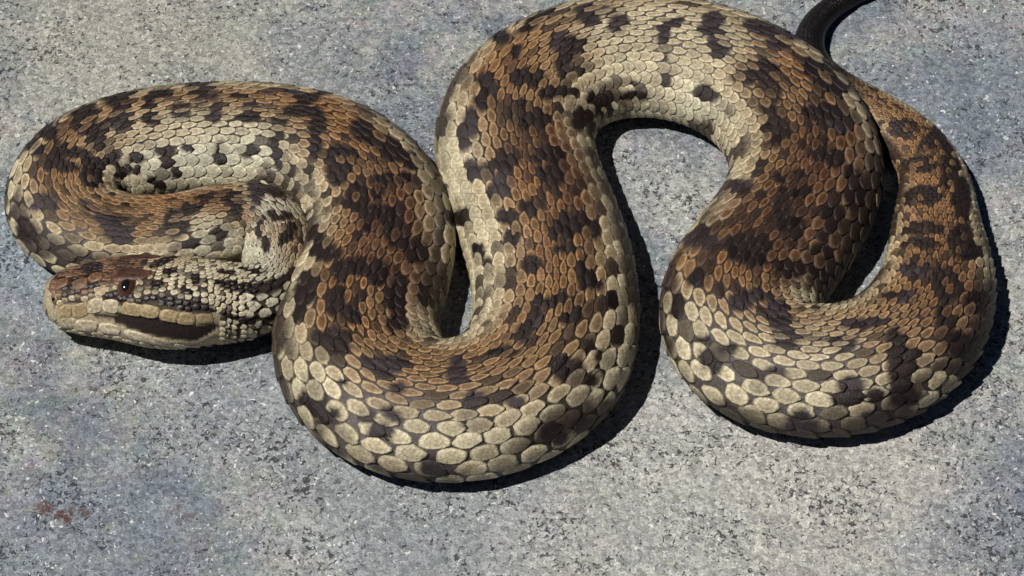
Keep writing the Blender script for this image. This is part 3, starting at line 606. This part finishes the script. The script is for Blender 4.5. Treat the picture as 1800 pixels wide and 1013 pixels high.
# rows of the trunk and tail
def row_edges(n):
    w = np.concatenate([np.linspace(1.0, 0.40, n//2 + 1)[:-1], [0.39], np.linspace(0.40, 1.0, n//2 + 1)[1:]])
    e = np.concatenate([[0], np.cumsum(w)]); return (e/e[-1])*2 - 1
s = 39.0; k = 0
while s < body.length - 4:
    i = int(body.idx(s)); a = body.a[i]
    L = max(3.97*(a/17.5)**0.9, 1.15)
    nrow = 21 if (a > 8.5 or s < 120) else (15 if a > 4.5 else 9)
    ed = row_edges(nrow)
    half = float(body.c_of_theta(i, math.radians(114)))
    for j in range(nrow):
        sj = s + (L*0.5 if j % 2 else 0.0) + rng.normal(0, 0.05*L)
        ij = int(body.idx(sj)); hj = float(body.c_of_theta(ij, math.radians(114)))
        c = 0.5*(ed[j] + ed[j+1])*hj; w = (ed[j+1] - ed[j])*hj
        Xc = np.interp(c, body.c[ij], body.X[ij])
        stretch = 1 - body.kap[ij]*Xc
        if stretch < 0.1: continue
        fl = smooth(np.array([abs(c)/hj]), 0.15, 0.6)[0]
        ln = L*(1.12 + 0.20*fl)*min(1.27, 0.25 + 0.80*stretch)
        wd = w*rng.uniform(0.92, 1.06)*(1 + 0.24*fl)
        low_row = abs(c)/hj > 0.86
        h = 0.055*min(w, L)*(1.0 if not low_row else 0.7)*(0.4 if sj > TAIL_DARK else 1.0)
        tilt = math.radians(max(2.2, 5.5 - 4*max(0.0, stretch - 0.9)) + 14*max(0.0, 0.7 - stretch))
        v = tile(ij, c, ln, wd, h, tilt, point=rng.uniform(0.3, 0.58), turn=rng.normal(0, 0.05),
                 keel=0.35 + 0.6*(1 - abs(c)/hj), wob=0.075)
        tiles.append((v, sj, c, hj, ln*wd, rng.random(), 'scale', LOCAL[0], stretch))
    s += L; k += 1
# small scales on the crown and the cheeks
eye_s, eye_t = EYE[0]
lipU, lipL = np.array(UPPER_LIP), np.array(LOWER_LIP)
s = 3.2; k = 0
while s < 40.5:
    i = int(body.idx(s))
    chead = float(body.c_of_theta(i, math.radians(150)))
    w = 1.25; n = int(2*chead/w)
    for j in range(n):
        c = (j - (n - 1)/2)*w + (0.0 if k % 2 else w*0.5)
        sj = s + rng.normal(0, 0.12); ij = int(body.idx(sj))
        c += rng.normal(0, 0.1)
        if abs(c) > chead: continue
        th = abs(float(np.interp(c, body.c[ij], body.th)))
        ce = body.c_of_theta(ij, eye_t)
        if math.hypot(sj - eye_s, abs(c) - ce) < 2.5: continue
        if -3.6 < sj - eye_s < 3.6 and ce - 5.9 < abs(c) < ce - 1.4: continue          # brow plate
        if 2.6 < sj < 34.2:
            u = np.interp(sj, lipU[:, 0], lipU[:, 1]); l = np.interp(sj, lipL[:, 0], lipL[:, 1])
            cu, cl = body.c_of_theta(ij, u), body.c_of_theta(ij, min(l, 2.45))
            if cu - 1.7 < abs(c) < cl + 1.7: continue
        v = tile(ij, c, 1.62, 1.24, 0.17, math.radians(7), turn=rng.normal(0, 0.15), keel=0.3, wob=0.07)
        tiles.append((v, sj, c, chead, 0.1, rng.random(), 'head', LOCAL[0], 1.0))
    s += 1.22; k += 1
# ring of small scales round each eye
for side in (1, -1):
    for a in np.arange(0, 2*np.pi, 2*np.pi/12):
        sj = eye_s + 2.55*math.cos(a); ij = int(body.idx(sj))
        c = side*(float(body.c_of_theta(int(body.idx(eye_s)), eye_t)) + 2.45*math.sin(a))
        v = tile(ij, c, 1.3, 1.2, 0.24, 0.0, keel=0.1, wob=0.05)
        tiles.append((v, sj, c, 20.0, 0.1, rng.random(), 'head', LOCAL[0], 1.0))

def tile_colors(ts):
    nv = len(RADII)
    V = np.array([t[0] for t in ts])
    s = np.array([t[1] for t in ts]); c = np.array([t[2] for t in ts]); hf = np.array([t[3] for t in ts])
    rnd = np.array([t[5] for t in ts]); head = np.array([t[6] == 'head' for t in ts])
    lp = np.array([t[7][0] for t in ts]); lq = np.array([t[7][1] for t in ts])
    n = len(s)
    base, _, _, grey = pigment(s, c, hf, rnd*0)
    dark = np.zeros((n, nv)); tone = np.zeros((n, nv, 3))
    for k in range(0, n, 250):
        e = slice(k, k + 250)
        jit = np.repeat((rnd[e, None] - 0.5)*0.30, nv, 1).ravel()
        _, d, tn, _ = pigment((s[e, None] + lp[e]*0.55).ravel(), (c[e, None] + lq[e]*0.55).ravel(), np.repeat(hf[e], nv), jit)
        dark[e] = d.reshape(-1, nv); tone[e] = tn.reshape(-1, nv, 3)
    lum = base.sum(1)/3
    # stray dark and half-dark scales, commoner where the ground colour is brown
    stray = rng.random(n) < np.where(head, 0.26, np.clip(0.34 - lum*0.85, 0.03, 0.32))
    amt = np.where(stray, rng.uniform(0.5, 0.95, n), 0.0)
    spared = (rng.random(n) < 0.16) & ~head
    dark = dark*np.where(spared, 0.45, 1.0)[:, None]
    dark = np.maximum(dark, amt[:, None])
    tone = np.where(stray[:, None, None] & (tone.sum(-1, keepdims=True) > 0), np.array((0.016, 0.009, 0.0075)), tone)
    base = base*(0.78 + 0.44*rng.random(n))[:, None]
    base = np.where(head[:, None], base*0.45 + np.array((0.50, 0.45, 0.31))*0.55, base)
    cap = head & (s < 20.5) & (np.abs(c) < 7.5)
    base = np.where(cap[:, None], np.array((0.15, 0.085, 0.05))*(0.5 + rng.random((n, 1))), base)
    colr = np.repeat(base[:, None], nv, 1)
    browny = np.clip(1.28 - lum*2.4, 0.12, 1)*(0.55 + 0.6*rng.random(n))
    heart = np.where(RADII < 0.2, 0.95, np.where(RADII < 0.6, 0.72, 0.0))[None, :]*browny[:, None]
    heart = np.clip(heart, 0, 1)
    colr = colr*(1 - heart[..., None]) + colr*np.array((0.40, 0.285, 0.20))*heart[..., None]
    rim = 1 + np.where((RADII > 0.7) & (RADII < 0.9), 1.0, 0.0)[None, :, None]*(0.08 + 0.42*np.clip(browny, 0, 1))[:, None, None]
    colr = colr*rim
    colr = colr*(1 - dark[..., None]) + (tone*(0.75 + 0.6*rnd[:, None, None]))*dark[..., None]
    skirt = (RADII > 0.95)[None, :, None]*np.where(RADII[None, :] > 1.01, 0.95, (0.28 + 0.4*np.clip(browny, 0, 1))[:, None])[..., None]*np.where(head, 0.9, 1.0)[:, None, None]
    colr = colr*(1 - skirt) + np.array((0.022, 0.014, 0.0125))*skirt
    tb = tail_black(s)[:, None, None]
    colr = colr*(1 - tb) + np.array((0.006, 0.0045, 0.004))*tb
    return np.clip(colr, 0, 0.85)
TC = tile_colors(tiles)

# the scales that show largest are parts of their own, the rest are one part
campos = np.array(CAM_POS)/MM
score = []
for t in tiles:
    mid = t[0][0]; rim = t[0][1 + KS*2:1 + KS*3]
    n = np.cross(rim[3] - rim[9], rim[0] - rim[6]); n /= np.linalg.norm(n) + 1e-9
    v = campos - mid; v /= np.linalg.norm(v)
    if n @ (mid - t[0][1 + KS*3:].mean(0)) < 0: n = -n
    f = float(n @ v)
    area = 0.5*np.linalg.norm(np.cross(rim[3] - rim[9], rim[0] - rim[6]))*max(f, 0)
    px, py = (mid[0])/210.0, 0
    if area > 0 and t[6] == 'scale':
        hit = bvh.ray_cast(Vector(mid + n*0.9), Vector(v))
        if hit[0] is not None: area = 0
        elif abs(mid[0]) > 106: area = 0
    else: area = 0
    score.append(area)
order = np.argsort(-np.array(score))
single = set(order[:300].tolist())
for k in order[:300]:
    v = tiles[k][0]; ctr = v[0]
    o = mesh_object('scale', (v - ctr)*MM, TFACES, M_SCALE, snake, TC[k])
    o.location = (ctr - ORG)*MM
def joined(name, idx, mat):
    V, F, Cc, n = [], [], [], 0
    for k in idx:
        V.append(tiles[k][0]); Cc.append(TC[k]); F += [[a + n for a in f] for f in TFACES]; n += len(tiles[k][0])
    o = mesh_object(name, (np.concatenate(V) - ORG)*MM, F, mat, snake, np.concatenate(Cc)); o['kind'] = 'stuff'; return o
joined('small_scales', [k for k in range(len(tiles)) if k not in single and tiles[k][6] == 'scale'], M_SCALE)
joined('head_scales', [k for k in range(len(tiles)) if tiles[k][6] == 'head'], M_PLATE)

# belly scutes: broad plates under the body
V, F, Cc, n = [], [], [], 0
s = 42.0
while s < body.length - 20:
    i = int(body.idx(s)); L = max(3.97*(body.a[i]/17.5)**0.9, 1.2)
    th = np.radians(np.linspace(113, 247, 25))
    for e, (off, lift) in enumerate(((-0.02, -0.05), (0.1, 0.02), (0.9, 0.16), (1.04, 0.16), (1.06, -0.1))):
        ij = int(body.idx(s + L*off))
        tt = np.where(th > np.pi, th - 2*np.pi, th)
        x, z = Body.section(body.a[ij], body.bt[ij], body.bb[ij], body.n[ij], tt)
        nrm = np.hypot(x, z)
        x, z = x*(1 + lift/nrm), z*(1 + lift/nrm)
        z = np.maximum(z, -body.bb[ij] - 0.02)
        V.append(body.p[ij] + np.multiply.outer(x, body.side[ij]) + np.multiply.outer(z, body.up[ij]))
        c = np.array((0.20, 0.18, 0.185))*(0.7 + 0.5*rng.random())
        if rng.random() < 0.35: c = c*0.4
        tb = tail_black(np.array([s]))[0]
        Cc.append(np.tile(c*(1 - tb) + np.array((0.012, 0.009, 0.008))*tb, (25, 1)))
    for r in range(4):
        for k in range(24):
            a = n + r*25 + k; F.append([a, a + 1, a + 26, a + 25])
    n += 125; s += L
scutes = mesh_object('belly_scutes', (np.concatenate(V) - ORG)*MM, F, M_SCALE, snake, np.concatenate(Cc)); scutes['kind'] = 'stuff'

# ---- head parts ------------------------------------------------------------
def add_plate(name, sm, c, length, width, h, color, turn=0.0, power=0.55, point=0.05, tilt=0.0, rim=1.1, mark=0.0, wob=0.03):
    i = int(body.idx(sm))
    v = tile(i, c, length, width, h, tilt, power=power, point=point, turn=turn, keel=0.0, rigid=False, wob=wob)
    shade = np.where((RADII > 0.7) & (RADII < 0.9), rim, 1.0)[:, None]
    cl = np.array(color)*shade*(0.9 + 0.2*rng.random())
    if mark: cl = cl*(1 - mark*rng.random((len(RADII), 1)))
    cl = np.where((RADII > 1.01)[:, None], np.array((0.04, 0.028, 0.022)), cl)
    ctr = v[0].copy()
    o = mesh_object(name, (v - ctr)*MM, TFACES, M_PLATE, snake, np.clip(cl, 0, 0.85)); o.location = (ctr - ORG)*MM
    return o
def lip_row(name, pts, widths, colors, h):
    pts = np.array(pts)
    sc = np.array([(s, body.c_of_theta(int(body.idx(s)), t)) for s, t in pts])
    for side in (1, -1):
        for k in range(len(sc)):
            a = sc[max(k-1, 0)]; b = sc[min(k+1, len(sc)-1)]
            step = (b - a)/(2 if 0 < k < len(sc)-1 else 1)
            ln = float(np.hypot(*step))*1.04
            add_plate(name, sc[k, 0], side*sc[k, 1], ln, widths[k], h, colors[k], turn=side*math.atan2(step[1], step[0]), mark=0.5)
cream, tan = (0.52, 0.46, 0.33), (0.42, 0.33, 0.19)
lip_row('upper_lip_plate', UPPER_LIP, (3.2, 3.2, 3.2, 2.9, 2.8, 2.7, 2.6, 2.4, 2.0),
        (tan, tan, cream, cream, tan, tan, tan, tan, tan), 0.16)
lip_row('lower_lip_plate', LOWER_LIP, (2.8, 2.8, 2.6, 2.3, 2.1, 1.9, 1.6),
        (cream, (0.6, 0.52, 0.39), (0.6, 0.52, 0.39), (0.6, 0.54, 0.4), (0.54, 0.47, 0.33), (0.56, 0.52, 0.38), cream), 0.18)
bs, bt_ = BROW[0]
for deg, sm, ln, wd, cl in ((0, 1.5, 2.6, 3.4, (0.17, 0.10, 0.06)), (42, 1.2, 2.4, 3.2, (0.26, 0.17, 0.10)), (-42, 1.2, 2.4, 3.2, (0.26, 0.17, 0.10)),
                            (100, 1.3, 2.6, 3.2, (0.40, 0.33, 0.21)), (-100, 1.3, 2.6, 3.2, (0.40, 0.33, 0.21)), (180, 1.4, 2.6, 3.6, (0.42, 0.36, 0.24))):
    i = int(body.idx(sm)); add_plate('snout_plate', sm, float(body.c_of_theta(i, math.radians(min(deg, 179)))), ln, wd, 0.25, cl, power=0.75, mark=0.5)
for side in (1, -1):
    ce = float(body.c_of_theta(int(body.idx(eye_s)), eye_t))
    add_plate('brow_plate', eye_s - 0.3, side*(ce - 3.5), 8.6, 4.6, 0.5, (0.075, 0.034, 0.022), power=0.85, rim=1.9, mark=0.75, wob=0.07)
for ss, tt in CANTHUS:
    for side in (1, -1):
        i = int(body.idx(ss)); add_plate('snout_plate', ss, side*abs(float(body.c_of_theta(i, tt))), 3.2, 3.0, 0.4, (0.16, 0.085, 0.045), power=0.8, rim=1.5, mark=0.6)
for side in (1, -1):
    i = int(body.idx(2.4)); c = float(body.c_of_theta(i, math.radians(62)))
    pl = add_plate('nasal_plate', 2.6, side*c, 3.4, 3.0, 0.35, (0.40, 0.31, 0.19), power=0.75, mark=0.4)
    Pn, Nn, Tn, _ = body.at_c(i, np.array([side*c]))
    bm = bmesh.new(); bmesh.ops.create_uvsphere(bm, u_segments=14, v_segments=8, radius=0.55*MM)
    me = bpy.data.meshes.new('nostril'); bm.to_mesh(me); bm.free(); me.materials.append(M_PUPIL)
    no = bpy.data.objects.new('nostril', me); col.objects.link(no); no.parent = pl
    no.location = Vector((Pn[0] + Nn[0]*0.32)*MM) - Vector(ORG*MM) - pl.location
    no.scale = (1.2, 0.9, 0.8)
for side in (1, -1):
    i = int(body.idx(eye_s)); c = side*float(body.c_of_theta(i, eye_t))
    Pn, Nn, Tn, _ = body.at_c(i, np.array([c])); Pn, Nn, Tn = Pn[0], Nn[0], Tn[0]
    bm = bmesh.new(); bmesh.ops.create_uvsphere(bm, u_segments=32, v_segments=20, radius=2.35*MM)
    for f in bm.faces: f.smooth = True
    me = bpy.data.meshes.new('eye'); bm.to_mesh(me); bm.free(); me.materials.append(M_IRIS)
    eye = bpy.data.objects.new('eye', me); col.objects.link(eye); eye.parent = snake
    ctr = Pn - Nn*1.35
    eye.location = (ctr - ORG)*MM
    eye['label'] = 'copper eye with a black upright slit pupil'
    # slit pupil: a thin lens lying on the eyeball, upright across the head
    rows, cols_ = 9, 7
    pv, pf = [], []
    Dv = body.d[i]
    for r in range(rows):
        u = -1 + 2*r/(rows - 1); w = 0.34*math.sqrt(max(0, 1 - u*u)) + 0.01
        for q_ in range(cols_):
            vq = -1 + 2*q_/(cols_ - 1)
            d = Nn + Tn*u*0.72 + Dv*vq*w; d /= np.linalg.norm(d)
            pv.append(d*2.39)
    for r in range(rows - 1):
        for q_ in range(cols_ - 1):
            a = r*cols_ + q_; pf.append([a, a + 1, a + cols_ + 1, a + cols_])
    pu = mesh_object('pupil', np.array(pv)*MM, pf, M_PUPIL, eye)
print('scales', len(tiles), 'length', body.length)
